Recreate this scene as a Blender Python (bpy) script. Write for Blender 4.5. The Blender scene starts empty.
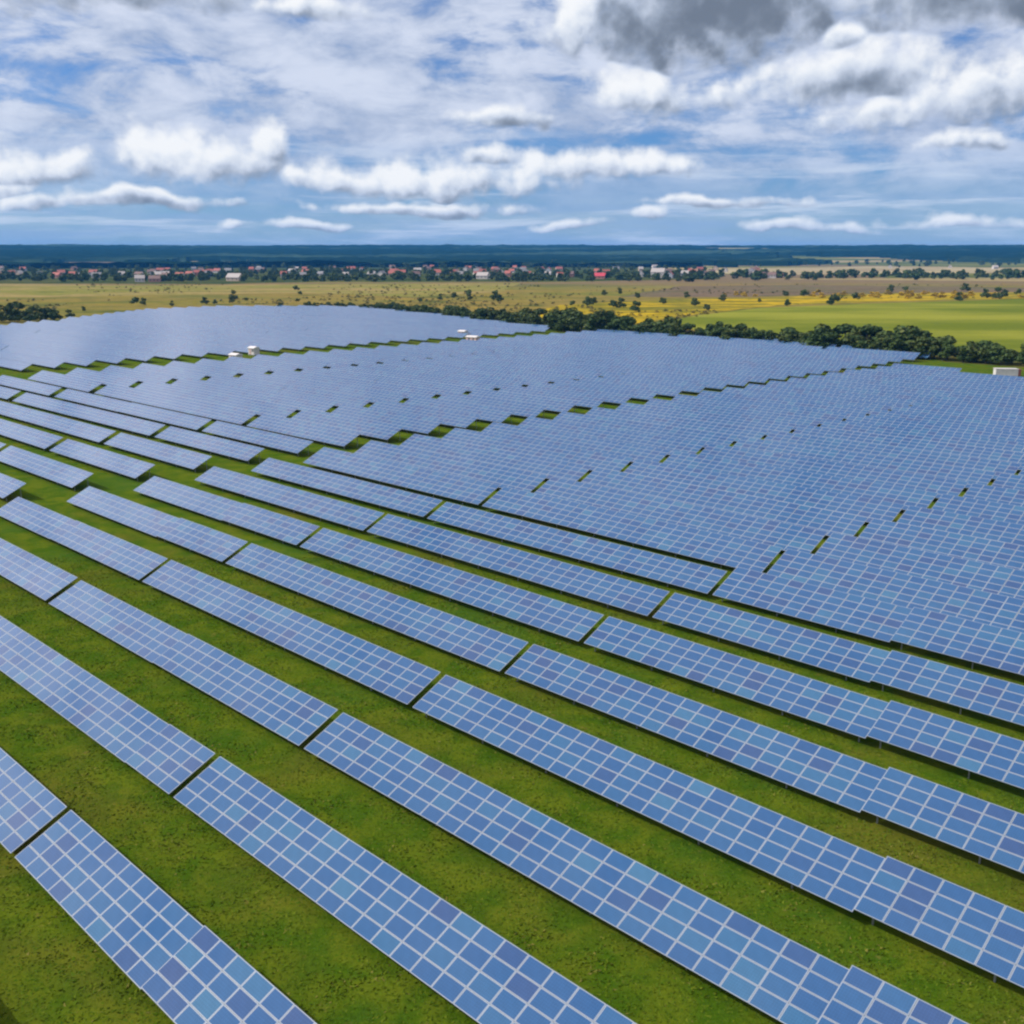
import bpy, math, random
import numpy as np
from mathutils import Vector, Matrix, noise as mnoise

C = bpy.context.scene.collection
SC = bpy.context.scene
R = math.radians
random.seed(7)
rng = np.random.default_rng(7)

# ------------------------------------------------------------------ camera
F_PX, CAM_H, PITCH = 1059.08, 36.25, 13.722
cd = bpy.data.cameras.new("camera")
cam = bpy.data.objects.new("camera", cd)
C.objects.link(cam)
cam.location = (0, 0, CAM_H)
cam.rotation_euler = (R(90 - PITCH), 0, 0)
cd.sensor_width = 36
cd.lens = F_PX / 1024 * 36
cd.clip_start, cd.clip_end = 0.5, 60000
SC.camera = cam

# ------------------------------------------------------------------ exposure, sun, sky
SC.view_settings.view_transform = 'Standard'
SC.view_settings.look = 'None'
SC.view_settings.exposure = 0.0
SC.view_settings.gamma = 1
SC.render.engine = 'CYCLES'
SC.cycles.filter_width = 2.3
SC.cycles.max_bounces = 6
SC.cycles.diffuse_bounces = 2
SC.cycles.glossy_bounces = 3
SC.cycles.transparent_max_bounces = 12
SC.cycles.volume_bounces = 0

SUN_EL, SUN_AZ = 43.0, -87.0          # azimuth clockwise from +Y (the view direction)
sd = bpy.data.lights.new("sun", 'SUN')
sd.energy = 3.9
sd.angle = R(0.5)
sd.color = (1.0, 0.94, 0.84)
sun = bpy.data.objects.new("sun", sd)
C.objects.link(sun)
to_sun = Vector((math.sin(R(SUN_AZ)) * math.cos(R(SUN_EL)), math.cos(R(SUN_AZ)) * math.cos(R(SUN_EL)), math.sin(R(SUN_EL))))
sun.rotation_euler = to_sun.to_track_quat('Z', 'Y').to_euler()
sun.location = (-200, -50, 200)


class NT:
    """small helper to write node trees as expressions"""
    def __init__(self, tree):
        self.t = tree
        self.t.nodes.clear()

    def n(self, kind, **kw):
        nd = self.t.nodes.new(kind)
        for k, v in kw.items():
            setattr(nd, k, v)
        return nd

    def put(self, sock, val):
        if hasattr(val, "is_output"):
            self.t.links.new(val, sock)
        else:
            sock.default_value = val

    def m(self, op, a, b=None, c=None, clamp=False):
        nd = self.n('ShaderNodeMath', operation=op, use_clamp=clamp)
        self.put(nd.inputs[0], a)
        if b is not None:
            self.put(nd.inputs[1], b)
        if c is not None:
            self.put(nd.inputs[2], c)
        return nd.outputs[0]

    def vm(self, op, a, b=None, s=None):
        nd = self.n('ShaderNodeVectorMath', operation=op)
        self.put(nd.inputs[0], a)
        if b is not None:
            self.put(nd.inputs[1], b)
        if s is not None:
            self.put(nd.inputs['Scale'], s)
        return nd.outputs[0]

    def noise(self, vec, scale, detail=4, rough=0.5, dist=0.0, lac=2.0):
        nd = self.n('ShaderNodeTexNoise')
        self.put(nd.inputs['Vector'], vec)
        nd.inputs['Scale'].default_value = scale
        nd.inputs['Detail'].default_value = detail
        nd.inputs['Roughness'].default_value = rough
        nd.inputs['Distortion'].default_value = dist
        nd.inputs['Lacunarity'].default_value = lac
        return nd.outputs[0]

    def voro(self, vec, scale, feature='F1'):
        nd = self.n('ShaderNodeTexVoronoi', feature=feature)
        self.put(nd.inputs['Vector'], vec)
        nd.inputs['Scale'].default_value = scale
        return nd

    def step(self, x, lo, hi):
        nd = self.n('ShaderNodeMapRange', interpolation_type='SMOOTHSTEP')
        self.put(nd.inputs[0], x)
        nd.inputs[1].default_value = lo
        nd.inputs[2].default_value = hi
        return nd.outputs[0]

    def mix(self, f, a, b, mode='MIX'):
        nd = self.n('ShaderNodeMix', data_type='RGBA', blend_type=mode)
        self.put(nd.inputs[0], f)
        self.put(nd.inputs[6], a if hasattr(a, "is_output") else (*a, 1))
        self.put(nd.inputs[7], b if hasattr(b, "is_output") else (*b, 1))
        return nd.outputs[2]

    def ramp(self, f, stops, interp='LINEAR'):
        nd = self.n('ShaderNodeValToRGB')
        nd.color_ramp.interpolation = interp
        el = nd.color_ramp.elements
        while len(el) < len(stops):
            el.new(0.5)
        for e, (p, c) in zip(el, stops):
            e.position = p
            e.color = (*c, 1)
        self.put(nd.inputs[0], f)
        return nd.outputs[0]

    def xyz(self, v):
        nd = self.n('ShaderNodeSeparateXYZ')
        self.put(nd.inputs[0], v)
        return nd.outputs

    def comb(self, x, y, z):
        nd = self.n('ShaderNodeCombineXYZ')
        for i, v in enumerate((x, y, z)):
            self.put(nd.inputs[i], v)
        return nd.outputs[0]


# ---- sky: Nishita air with a broken layer of stratus and rows of cumulus (laid out by compass bearing and height)
def build_sky():
    w = bpy.data.worlds.new("World")
    SC.world = w
    w.use_nodes = True
    T = NT(w.node_tree)
    S = 10.0                                        # the Background runs at 0.1
    tc = T.n('ShaderNodeTexCoord').outputs['Generated']
    d = T.vm('NORMALIZE', tc)
    x, y, z = T.xyz(d)
    el = T.m('MULTIPLY', T.m('ARCSINE', z), 57.29578)
    az = T.m('MULTIPLY', T.m('ARCTAN2', x, y), 57.29578)
    sky = T.n('ShaderNodeTexSky', sky_type='NISHITA', sun_disc=False)
    sky.sun_elevation = R(SUN_EL)
    sky.sun_rotation = R(SUN_AZ % 360)
    sky.air_density, sky.dust_density, sky.ozone_density = 1.0, 0.15, 3.0
    sky.altitude = 200
    base = T.mix(1.0, sky.outputs[0], T.mix(T.step(el, 0.0, 14.0), (0.38, 0.62, 1.04), (0.40, 0.66, 1.04)), 'MULTIPLY')

    # stratus sheet: noise on a flat ceiling seen from below, so that it streaks towards the horizon
    pl = T.vm('MULTIPLY', d, (1.0, 1.0, 3.1))
    n1 = T.noise(pl, 5.5, 8, 0.60, 0.5)
    n2 = T.noise(T.vm('MULTIPLY', T.vm('ADD', d, (7.3, 2.1, 0)), (1.0, 1.0, 2.4)), 15.0, 8, 0.60, 0.3)
    nn = T.m('ADD', T.m('MULTIPLY', n1, 0.6), T.m('MULTIPLY', n2, 0.4))
    lowfade = T.step(el, 1.0, 6.5)
    nn = T.m('MULTIPLY_ADD', T.step(el, 9.0, 20.0), 0.04, nn)
    cover = T.m('MULTIPLY', T.step(nn, 0.35, 0.51), T.m('ADD', T.m('MULTIPLY', lowfade, 0.72), 0.22))
    tone = T.step(T.m('ADD', T.m('MULTIPLY', n2, 0.7), T.m('MULTIPLY', n1, 0.3)), 0.36, 0.64)
    dt = T.n('ShaderNodeVectorMath', operation='DOT_PRODUCT')
    T.put(dt.inputs[0], d)
    dt.inputs[1].default_value = tuple(to_sun)
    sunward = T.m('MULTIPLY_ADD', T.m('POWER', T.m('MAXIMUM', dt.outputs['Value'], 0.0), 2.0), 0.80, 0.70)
    added_glow = T.m('MULTIPLY', T.m('MULTIPLY', T.step(el, 7.0, 14.0), T.step(el, 42.0, 26.0)), T.step(az, -22.0, -42.0))
    sunward = T.m('MULTIPLY_ADD', added_glow, 0.75, sunward)      # unseen brightening added to the western sky to pale the panel reflections
    scol = T.mix(tone, (0.36 * S, 0.45 * S, 0.64 * S), (0.70 * S, 0.76 * S, 0.90 * S))
    high = T.step(el, 13.0, 24.0)               # overhead the cloud sheet is thinner and brighter
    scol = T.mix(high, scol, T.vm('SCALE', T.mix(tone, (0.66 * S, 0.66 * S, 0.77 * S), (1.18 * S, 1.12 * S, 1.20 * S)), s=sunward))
    col = T.mix(cover, base, scol)
    # thin pale bands low over the horizon
    bands = T.noise(T.comb(T.m('MULTIPLY', az, 0.10), T.m('MULTIPLY', el, 1.1), 3.0), 1.0, 6, 0.6, 0.3)
    bf = T.m('MULTIPLY', T.step(bands, 0.48, 0.68), T.step(el, 9.0, 0.4))
    bf = T.m('MULTIPLY', bf, 0.78)
    b2 = T.noise(T.comb(T.m('MULTIPLY', az, 0.07), T.m('MULTIPLY', el, 0.8), 9.0), 1.0, 6, 0.6, 0.3)
    col = T.mix(T.m('MULTIPLY', T.m('MULTIPLY', T.step(b2, 0.42, 0.62), T.step(el, 7.0, 1.0)), 0.60), col, (0.27 * S, 0.42 * S, 0.68 * S))
    col = T.mix(bf, col, (0.72 * S, 0.80 * S, 0.93 * S))

    # cumulus: (azimuth, elevation, half width, half height, darkness 0..1), degrees
    def px(cx, cy, hw, hh, dk):
        return ((cx - 512) / 1059 * 57.3 * 0.99, math.degrees(math.atan((512 - cy) / F_PX)) - PITCH, hw / 18.5, hh / 18.5, dk)
    # sizes below are in eighteenths of a degree as read from the sky
    cl = [px(702, 4, 150, 96, 0.85), px(592, 20, 40, 56, 0.0), px(650, 97, 78, 30, 0.12), px(828, 88, 120, 38, 0.52), px(812, 44, 26, 20, 0.0),
          px(912, 6, 125, 56, 0.66), px(845, 121, 74, 20, 0.2), px(968, 108, 130, 38, 0.26), px(908, 152, 40, 12, 0.0), px(1015, 66, 66, 30, 0.05),
          px(225, 168, 92, 32, 0.12), px(276, 152, 34, 30, 0.05), px(185, 168, 44, 24, 0.0), px(72, 180, 84, 20, 0.06), px(345, 182, 70, 17, 0.05), px(440, 180, 140, 23, 0.04),
          px(575, 170, 84, 19, 0.08), px(655, 168, 42, 20, 0.0), px(632, 219, 34, 11, 0.0), px(110, 6, 170, 30, 0.36), px(330, 16, 80, 18, 0.1),
          px(925, 222, 90, 9, 0.0), px(18, 194, 80, 13, 0.1), px(500, 124, 60, 12, 0.35), px(1090, 160, 100, 26, 0.1), px(-90, 150, 120, 30, 0.1), px(790, 228, 60, 8, 0.05), px(300, 232, 80, 8, 0.05), px(150, 206, 150, 10, 0.3), px(420, 208, 120, 9, 0.3), px(560, 226, 40, 7, 0.1), px(700, 205, 90, 9, 0.25), px(470, 160, 60, 14, 0.1)]
    nf = T.noise(d, 26.0, 9, 0.56)
    v1 = T.voro(d, 44.0).outputs['Distance']
    v2 = T.voro(d, 105.0).outputs['Distance']
    off = (-0.0075, 0.0, 0.0060)
    d2 = T.vm('ADD', d, off)
    nfo = T.noise(d2, 26.0, 9, 0.56)
    v1o = T.voro(d2, 44.0).outputs['Distance']
    v2o = T.voro(d2, 105.0).outputs['Distance']

    def puff(n, a, b):
        p = T.m('SUBTRACT', 0.95, T.m('ADD', T.m('MULTIPLY', a, 0.85), T.m('MULTIPLY', b, 0.40)))
        return T.m('ADD', T.m('MULTIPLY', n, 0.76), T.m('MULTIPLY', p, 0.24))
    P, P2 = puff(nf, v1, v2), puff(nfo, v1o, v2o)
    wn = T.n('ShaderNodeTexNoise')
    T.put(wn.inputs['Vector'], d)
    wn.inputs['Scale'].default_value = 9.0
    wn.inputs['Detail'].default_value = 3.0
    wx, wy, wz = T.xyz(wn.outputs[1])
    az = T.m('MULTIPLY_ADD', T.m('SUBTRACT', wx, 0.5), 7.0, az)
    elw = T.m('MULTIPLY_ADD', T.m('SUBTRACT', wy, 0.5), 2.6, el)
    D, V, K, U = None, None, None, None
    for (ca, ce, hw, hh, dk) in cl:
        u = T.m('MULTIPLY', T.m('SUBTRACT', az, ca), 1 / hw)
        v = T.m('MULTIPLY', T.m('SUBTRACT', elw, ce), 1 / hh)
        vb = T.m('MULTIPLY', T.m('MINIMUM', v, 0.0), 1.1)      # a flatter underside
        r2 = T.m('ADD', T.m('MULTIPLY', u, u), T.m('ADD', T.m('MULTIPLY', v, v), T.m('MULTIPLY', vb, vb)))
        di = T.m('SUBTRACT', 1.0, T.m('SQRT', r2))
        if D is None:
            D, V, K, U = di, v, dk, u
            continue
        gt = T.step(T.m('SUBTRACT', di, D), -0.25, 0.25)
        V = T.m('MULTIPLY_ADD', gt, T.m('SUBTRACT', v, V), V)
        U = T.m('MULTIPLY_ADD', gt, T.m('SUBTRACT', u, U), U)
        K = T.m('MULTIPLY_ADD', gt, T.m('SUBTRACT', dk, K), K)
        D = T.m('SMOOTH_MAX', di, D, 0.3)
    dens = T.m('MULTIPLY_ADD', T.m('SUBTRACT', P, 0.445), 2.2, D)
    alpha = T.step(dens, -0.05, 0.62)
    alpha = T.m('MULTIPLY', alpha, T.step(D, -0.9, -0.35))
    emb = T.m('MULTIPLY', T.m('SUBTRACT', P, P2), 1.5)
    core = T.step(dens, 0.15, 1.1)
    lo = T.m('MULTIPLY', T.m('SUBTRACT', T.noise(d, 16.0, 5, 0.55), 0.5), 0.7)
    lit = T.m('ADD', T.m('MULTIPLY_ADD', V, 0.85, 0.60), T.m('ADD', emb, T.m('MULTIPLY_ADD', U, -0.16, lo)))
    lit = T.m('SUBTRACT', lit, T.m('MULTIPLY', T.m('MULTIPLY', K, 1.0), T.m('MULTIPLY_ADD', core, 0.8, 0.2)))
    lit = T.step(lit, -0.30, 0.95)
    ccol = T.ramp(lit, [(0.0, (0.17, 0.21, 0.28)), (0.30, (0.33, 0.39, 0.50)), (0.60, (0.60, 0.67, 0.80)), (0.85, (0.80, 0.85, 0.93)), (1.0, (0.94, 0.96, 0.99))])
    ccol = T.vm('SCALE', ccol, s=S)
    col = T.mix(alpha, col, ccol)
    # everything thins into pale blue air close to the horizon
    hz = T.m('MULTIPLY', T.step(el, 3.2, -0.2), 0.30)
    col = T.mix(hz, col, (0.42 * S, 0.57 * S, 0.86 * S))
    bg = T.n('ShaderNodeBackground')
    bg.inputs['Strength'].default_value = 0.1
    T.put(bg.inputs['Color'], col)
    out = T.n('ShaderNodeOutputWorld')
    T.t.links.new(bg.outputs[0], out.inputs[0])
    w.cycles.sampling_method = 'MANUAL'
    w.cycles.sample_map_resolution = 512


build_sky()


# ------------------------------------------------------------------ object helpers
def tag(o, label=None, cat=None, group=None, kind=None):
    if label:
        o['label'] = label
    if cat:
        o['category'] = cat
    if group:
        o['group'] = group
    if kind:
        o['kind'] = kind
    return o


def empty(name, loc, rz=0.0):
    o = bpy.data.objects.new(name, None)
    C.objects.link(o)
    o.location = loc
    o.rotation_euler = (0, 0, rz)
    o.empty_display_size = 0.5
    return o


def link(name, me, parent=None, loc=(0, 0, 0), rot=(0, 0, 0), scale=(1, 1, 1)):
    o = bpy.data.objects.new(name, me)
    C.objects.link(o)
    if parent is not None:
        o.parent = parent
    o.location, o.rotation_euler, o.scale = loc, rot, scale
    return o


class MB:
    """collects faces, builds one mesh"""
    def __init__(self):
        self.v, self.f, self.mi = [], [], []

    def face(self, pts, mi=0):
        i = len(self.v)
        self.v += [tuple(p) for p in pts]
        self.f.append(tuple(range(i, i + len(pts))))
        self.mi.append(mi)

    def box(self, x0, x1, y0, y1, z0, z1, mi=0, M=None):
        c = [Vector((x, y, z)) for z in (z0, z1) for y in (y0, y1) for x in (x0, x1)]
        if M is not None:
            c = [M @ p for p in c]
        i = len(self.v)
        self.v += [tuple(p) for p in c]
        for q in ((0, 2, 3, 1), (4, 5, 7, 6), (0, 1, 5, 4), (2, 6, 7, 3), (0, 4, 6, 2), (1, 3, 7, 5)):
            self.f.append(tuple(i + k for k in q))
            self.mi.append(mi)

    def tube(self, p0, p1, r0, r1, n=7, mi=0):
        p0, p1 = Vector(p0), Vector(p1)
        ax = (p1 - p0).normalized()
        s = ax.orthogonal().normalized()
        t = ax.cross(s)
        i = len(self.v)
        for p, r in ((p0, r0), (p1, r1)):
            for k in range(n):
                a = 2 * math.pi * k / n
                self.v.append(tuple(p + r * (math.cos(a) * s + math.sin(a) * t)))
        for k in range(n):
            k2 = (k + 1) % n
            self.f.append((i + k, i + k2, i + n + k2, i + n + k))
            self.mi.append(mi)
        self.f.append(tuple(i + n + k for k in range(n)))
        self.mi.append(mi)

    def mesh(self, name, mats):
        me = bpy.data.meshes.new(name)
        me.from_pydata(self.v, [], self.f)
        for m in mats:
            me.materials.append(m)
        me.polygons.foreach_set('material_index', self.mi)
        me.update()
        return me


def material(name):
    m = bpy.data.materials.new(name)
    m.use_nodes = True
    T = NT(m.node_tree)
    b = T.n('ShaderNodeBsdfPrincipled')
    o = T.n('ShaderNodeOutputMaterial')
    T.t.links.new(b.outputs[0], o.inputs[0])
    return m, T, b


def plain(name, col, rough=0.7, metal=0.0, vary=0.12, scale=1.5):
    m, T, b = material(name)
    pos = T.n('ShaderNodeTexCoord').outputs['Object']
    n = T.noise(pos, scale, 5, 0.6)
    rnd = T.n('ShaderNodeObjectInfo').outputs['Random']
    k = T.m('ADD', T.m('MULTIPLY', T.m('SUBTRACT', n, 0.5), vary * 2.5), T.m('MULTIPLY_ADD', rnd, vary, 1 - vary / 2))
    T.put(b.inputs['Base Color'], T.vm('SCALE', (*col,), s=k))
    b.inputs['Roughness'].default_value = rough
    b.inputs['Metallic'].default_value = metal
    return m


# ------------------------------------------------------------------ ground
def mat_grass():
    m, T, b = material("farm_grass")
    pos = T.n('ShaderNodeNewGeometry').outputs['Position']
    big = T.noise(pos, 0.055, 4, 0.6, 0.5)
    mid = T.noise(pos, 0.33, 6, 0.62, 0.4)
    fine = T.noise(pos, 3.2, 6, 0.7)
    blade = T.noise(T.vm('MULTIPLY', pos, (1.0, 1.0, 0.3)), 11.0, 3, 0.7)
    col = T.mix(T.step(mid, 0.36, 0.66), (0.044, 0.092, 0.005), (0.094, 0.126, 0.008))
    col = T.mix(T.m('MULTIPLY', T.step(big, 0.50, 0.68), 0.5), col, (0.118, 0.102, 0.016))
    col = T.mix(T.m('MULTIPLY', T.step(big, 0.47, 0.30), 0.55), col, (0.040, 0.095, 0.012))
    brown = T.step(T.noise(T.vm('ADD', pos, (40, 9, 0)), 0.8, 5, 0.65), 0.62, 0.74)
    col = T.mix(T.m('MULTIPLY', brown, 0.45), col, (0.20, 0.13, 0.045))
    k = T.m('ADD', T.m('MULTIPLY', fine, 1.1), T.m('MULTIPLY', blade, 0.7))
    col = T.vm('SCALE', col, s=T.m('ADD', k, 0.10))
    T.put(b.inputs['Base Color'], col)
    b.inputs['Roughness'].default_value = 0.9
    b.inputs['Specular IOR Level'].default_value = 0.0
    bump = T.n('ShaderNodeBump')
    bump.inputs['Strength'].default_value = 0.6
    bump.inputs['Distance'].default_value = 0.25
    T.put(bump.inputs['Height'], T.m('ADD', T.m('MULTIPLY', fine, 0.7), T.m('MULTIPLY', blade, 0.5)))
    T.put(b.inputs['Normal'], bump.outputs[0])
    return m


def mat_terrain():
    m, T, b = material("terrain")
    pos = T.n('ShaderNodeNewGeometry').outputs['Position']
    x, y, z = T.xyz(pos)
    big = T.noise(T.vm('MULTIPLY', pos, (0.35, 1.0, 0.0)), 0.0045, 6, 0.62, 0.8)
    mid = T.noise(T.vm('MULTIPLY', pos, (0.5, 1.0, 0.0)), 0.021, 6, 0.65, 0.5)
    fine = T.noise(pos, 0.16, 5, 0.7)
    col = T.ramp(big, [(0.30, (0.080, 0.115, 0.012)), (0.42, (0.165, 0.150, 0.032)), (0.52, (0.225, 0.165, 0.045)),
                       (0.60, (0.140, 0.145, 0.030)), (0.72, (0.290, 0.215, 0.090))])
    col = T.mix(T.m('MULTIPLY', T.step(mid, 0.50, 0.72), 0.75), col, (0.270, 0.190, 0.030))
    col = T.mix(T.m('MULTIPLY', T.step(mid, 0.48, 0.34), 0.8), col, (0.060, 0.082, 0.018))
    mott = T.noise(T.vm('MULTIPLY', pos, (0.6, 1.0, 0.0)), 0.06, 5, 0.65, 0.6)
    col = T.mix(T.m('MULTIPLY', T.step(mott, 0.50, 0.64), 0.6), col, (0.085, 0.092, 0.022))
    # strips of far fields, tilled brown, stubble and pasture
    vo = T.voro(T.vm('MULTIPLY', pos, (0.0016, 0.0042, 0.0)), 1.0)
    fc = T.ramp(T.xyz(vo.outputs['Color'])[0], [(0.0, (0.07, 0.10, 0.025)), (0.22, (0.30, 0.24, 0.12)), (0.45, (0.13, 0.15, 0.04)),
                                                (0.62, (0.17, 0.12, 0.08)), (0.80, (0.33, 0.27, 0.14)), (1.0, (0.09, 0.12, 0.03))], 'CONSTANT')
    col = T.mix(T.m('MULTIPLY', T.step(y, 1050, 1500), 0.75), col, fc)
    col = T.vm('SCALE', col, s=T.m('MULTIPLY_ADD', fine, 1.0, 0.5))
    T.put(b.inputs['Base Color'], col)
    b.inputs['Roughness'].default_value = 0.95
    b.inputs['Specular IOR Level'].default_value = 0.0
    return m


def hill_z(x, y):
    r = math.hypot(x, y)
    t = max(0.0, min(1.0, (r - 3300) / 4200))
    t = t * t * (3 - 2 * t)
    h = 72 + 8 * mnoise.noise((x * 0.0004, y * 0.0002, 0.3)) + 6 * mnoise.noise((x * 0.0011, y * 0.0006, 3.3))
    return h * t


def build_ground():
    # one sheet, polar grid reaching the horizon, rising into low hills far off
    radii = [0, 60, 150, 300, 500, 800, 1200, 1700, 2300, 2900] + [3300 + 280 * i for i in range(16)] + [8200, 9000, 9800]
    nseg = 180
    v, f = [], []
    for ri, r in enumerate(radii):
        for k in range(nseg):
            a = 2 * math.pi * k / nseg
            x, y = r * math.sin(a), r * math.cos(a)
            v.append((x, y, hill_z(x, y) - 0.03))
    for ri in range(len(radii) - 1):
        for k in range(nseg):
            k2 = (k + 1) % nseg
            a, b_, c, d = ri * nseg + k, ri * nseg + k2, (ri + 1) * nseg + k2, (ri + 1) * nseg + k
            if ri == 0:
                f.append((a, c, d))
            else:
                f.append((a, b_, c, d))
    me = bpy.data.meshes.new("terrain")
    me.from_pydata(v, [], f)
    me.materials.append(mat_terrain())
    me.flip_normals()
    for p in me.polygons:
        p.use_smooth = True
    tag(link("terrain", me), kind='structure')


build_ground()

# ------------------------------------------------------------------ the plan of the solar farm
AZ = -0.793324
EV = Vector((math.cos(AZ), math.sin(AZ)))      # along the rows
CV = Vector((-math.sin(AZ), math.cos(AZ)))     # across the rows, away from the camera
UNIT, A0 = 47.27, -61.92
B0, PITCHB = 18.749, 10.3292
TILT = R(25.661)
LOW = 0.75                                      # height of the lower panel edge
COLW = 1.665
ROWH = 4.023 / 4


def plan(a, b):
    p = EV * a + CV * b
    return p.x, p.y


def ground_at(px, py, z=0.0):
    u, v = (px - 512) / F_PX, -(py - 512) / F_PX
    cp, sp = math.cos(R(PITCH)), math.sin(R(PITCH))
    dx, dy, dz = u, cp + v * sp, -sp + v * cp
    t = (z - CAM_H) / dz
    return dx * t, dy * t


def poly_sheet(name, pts, z, mat, kind='structure'):
    me = bpy.data.meshes.new(name)
    me.from_pydata([(x, y, z) for x, y in pts], [], [tuple(range(len(pts)))])
    me.materials.append(mat)
    if me.polygons[0].normal.z < 0:
        me.flip_normals()
    return tag(link(name, me), kind=kind)


farm_edge = [plan(A0 - 10.6 * UNIT, B0 + 16.2 * PITCHB), plan(A0 - 11.9 * UNIT, B0 + 23.5 * PITCHB), plan(A0 - 12.8 * UNIT, B0 + 28.5 * PITCHB), plan(A0 - 12.8 * UNIT, B0 + 33.2 * PITCHB), plan(A0 - 11.5 * UNIT, B0 + 39.6 * PITCHB),
             plan(A0 - 8.6 * UNIT, B0 + 38.6 * PITCHB), plan(A0 - 5.5 * UNIT, B0 + 36.4 * PITCHB), plan(A0 - 2.4 * UNIT, B0 + 35.4 * PITCHB),
             plan(A0 - 2.0 * UNIT, B0 + 33.3 * PITCHB), plan(A0 + 0.6 * UNIT, B0 + 33.3 * PITCHB), (190, 150), (120, -60), (-120, -60), (-420, 200)]
poly_sheet("ground", farm_edge, 0.0, mat_grass())


def mat_crop():
    m, T, b = material("crop_field")
    pos = T.n('ShaderNodeNewGeometry').outputs['Position']
    n = T.noise(T.vm('MULTIPLY', pos, (0.4, 1.0, 0)), 0.009, 5, 0.6, 0.3)
    row = T.noise(T.vm('MULTIPLY', pos, (0.03, 0.5, 0)), 1.0, 3, 0.5)
    f = T.noise(pos, 0.5, 4, 0.7)
    col = T.mix(T.step(n, 0.40, 0.62), (0.115, 0.145, 0.016), (0.230, 0.238, 0.032))
    col = T.vm('SCALE', col, s=T.m('ADD', T.m('MULTIPLY', row, 0.35), T.m('MULTIPLY_ADD', f, 0.5, 0.55)))
    T.put(b.inputs['Base Color'], col)
    b.inputs['Roughness'].default_value = 0.95
    b.inputs['Specular IOR Level'].default_value = 0.0
    return m


crop_px = [(640, 326), (700, 315), (760, 308), (860, 304), (1024, 299), (1180, 297), (1240, 345), (1180, 385), (1024, 358), (960, 352), (880, 345), (800, 338), (720, 331)]
poly_sheet("crop_field", [ground_at(*p) for p in crop_px], 0.05, mat_crop())


def mat_patch(name, c1, c2, sc):
    m, T, b = material(name)
    pos = T.n('ShaderNodeNewGeometry').outputs['Position']
    n = T.noise(T.vm('MULTIPLY', pos, (0.5, 1.0, 0)), sc, 7, 0.68, 0.5)
    f = T.noise(pos, sc * 7, 4, 0.7)
    n2 = T.noise(T.vm('MULTIPLY', pos, (0.4, 1.0, 0)), sc * 2.7, 5, 0.65, 0.6)
    col = T.mix(T.step(n, 0.44, 0.60), c1, c2)
    col = T.mix(T.m('MULTIPLY', T.step(n2, 0.54, 0.66), 0.7), col, tuple(0.42 * v * k for v, k in zip(c1, (0.9, 1.25, 0.9))))
    col = T.vm('SCALE', col, s=T.m('MULTIPLY_ADD', f, 1.3, 0.35))
    T.put(b.inputs['Base Color'], col)
    b.inputs['Roughness'].default_value = 0.95
    b.inputs['Specular IOR Level'].default_value = 0.0
    return m


def blob(px_pts, z, name, mat, jag=0.03):
    pts = [Vector(ground_at(*p)) for p in px_pts]
    out = []
    for i, p in enumerate(pts):                # an uneven edge
        q = pts[(i + 1) % len(pts)]
        for k in range(8):
            w = p.lerp(q, k / 8)
            L = (q - p).length
            nrm = Vector((-(q - p).y, (q - p).x)).normalized()
            out.append(tuple(w + nrm * jag * L * mnoise.noise((w.x * 0.02, w.y * 0.02, 1.7)) * (0 if k == 0 else 1)))
    return poly_sheet(name, out, z, mat)


blob([(620, 297), (680, 286), (800, 285), (1060, 288), (1200, 287), (1200, 294), (1024, 293), (860, 294), (740, 297)], 0.04, "ploughed_field",
     mat_patch("ploughed_field", (0.150, 0.110, 0.070), (0.120, 0.110, 0.055), 0.015))
blob([(500, 325), (560, 305), (660, 300), (760, 298), (900, 293), (1060, 292), (1060, 298), (900, 301), (780, 305), (690, 315), (630, 325)], 0.06, "goldenrod_meadow",
     mat_patch("goldenrod_meadow", (0.165, 0.150, 0.020), (0.44, 0.30, 0.014), 0.024))
blob([(-150, 301), (100, 296), (300, 293), (420, 297), (500, 292), (520, 283), (330, 284), (100, 286), (-150, 287)], 0.04, "meadow",
     mat_patch("meadow", (0.185, 0.180, 0.040), (0.270, 0.205, 0.075), 0.012))
blob([(690, 272), (760, 268), (900, 266), (1010, 268), (1010, 273), (880, 274), (760, 275)], 0.05, "stubble_field",
     mat_patch("stubble_field", (0.36, 0.30, 0.17), (0.26, 0.20, 0.11), 0.006))


blob([(-140, 284), (60, 283.5), (220, 284), (330, 281.5), (520, 282), (640, 280.5), (720, 279), (700, 271), (600, 263), (300, 263), (-140, 264)], 0.07, "village_green",
     mat_patch("village_green", (0.036, 0.058, 0.014), (0.090, 0.092, 0.030), 0.02))


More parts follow.
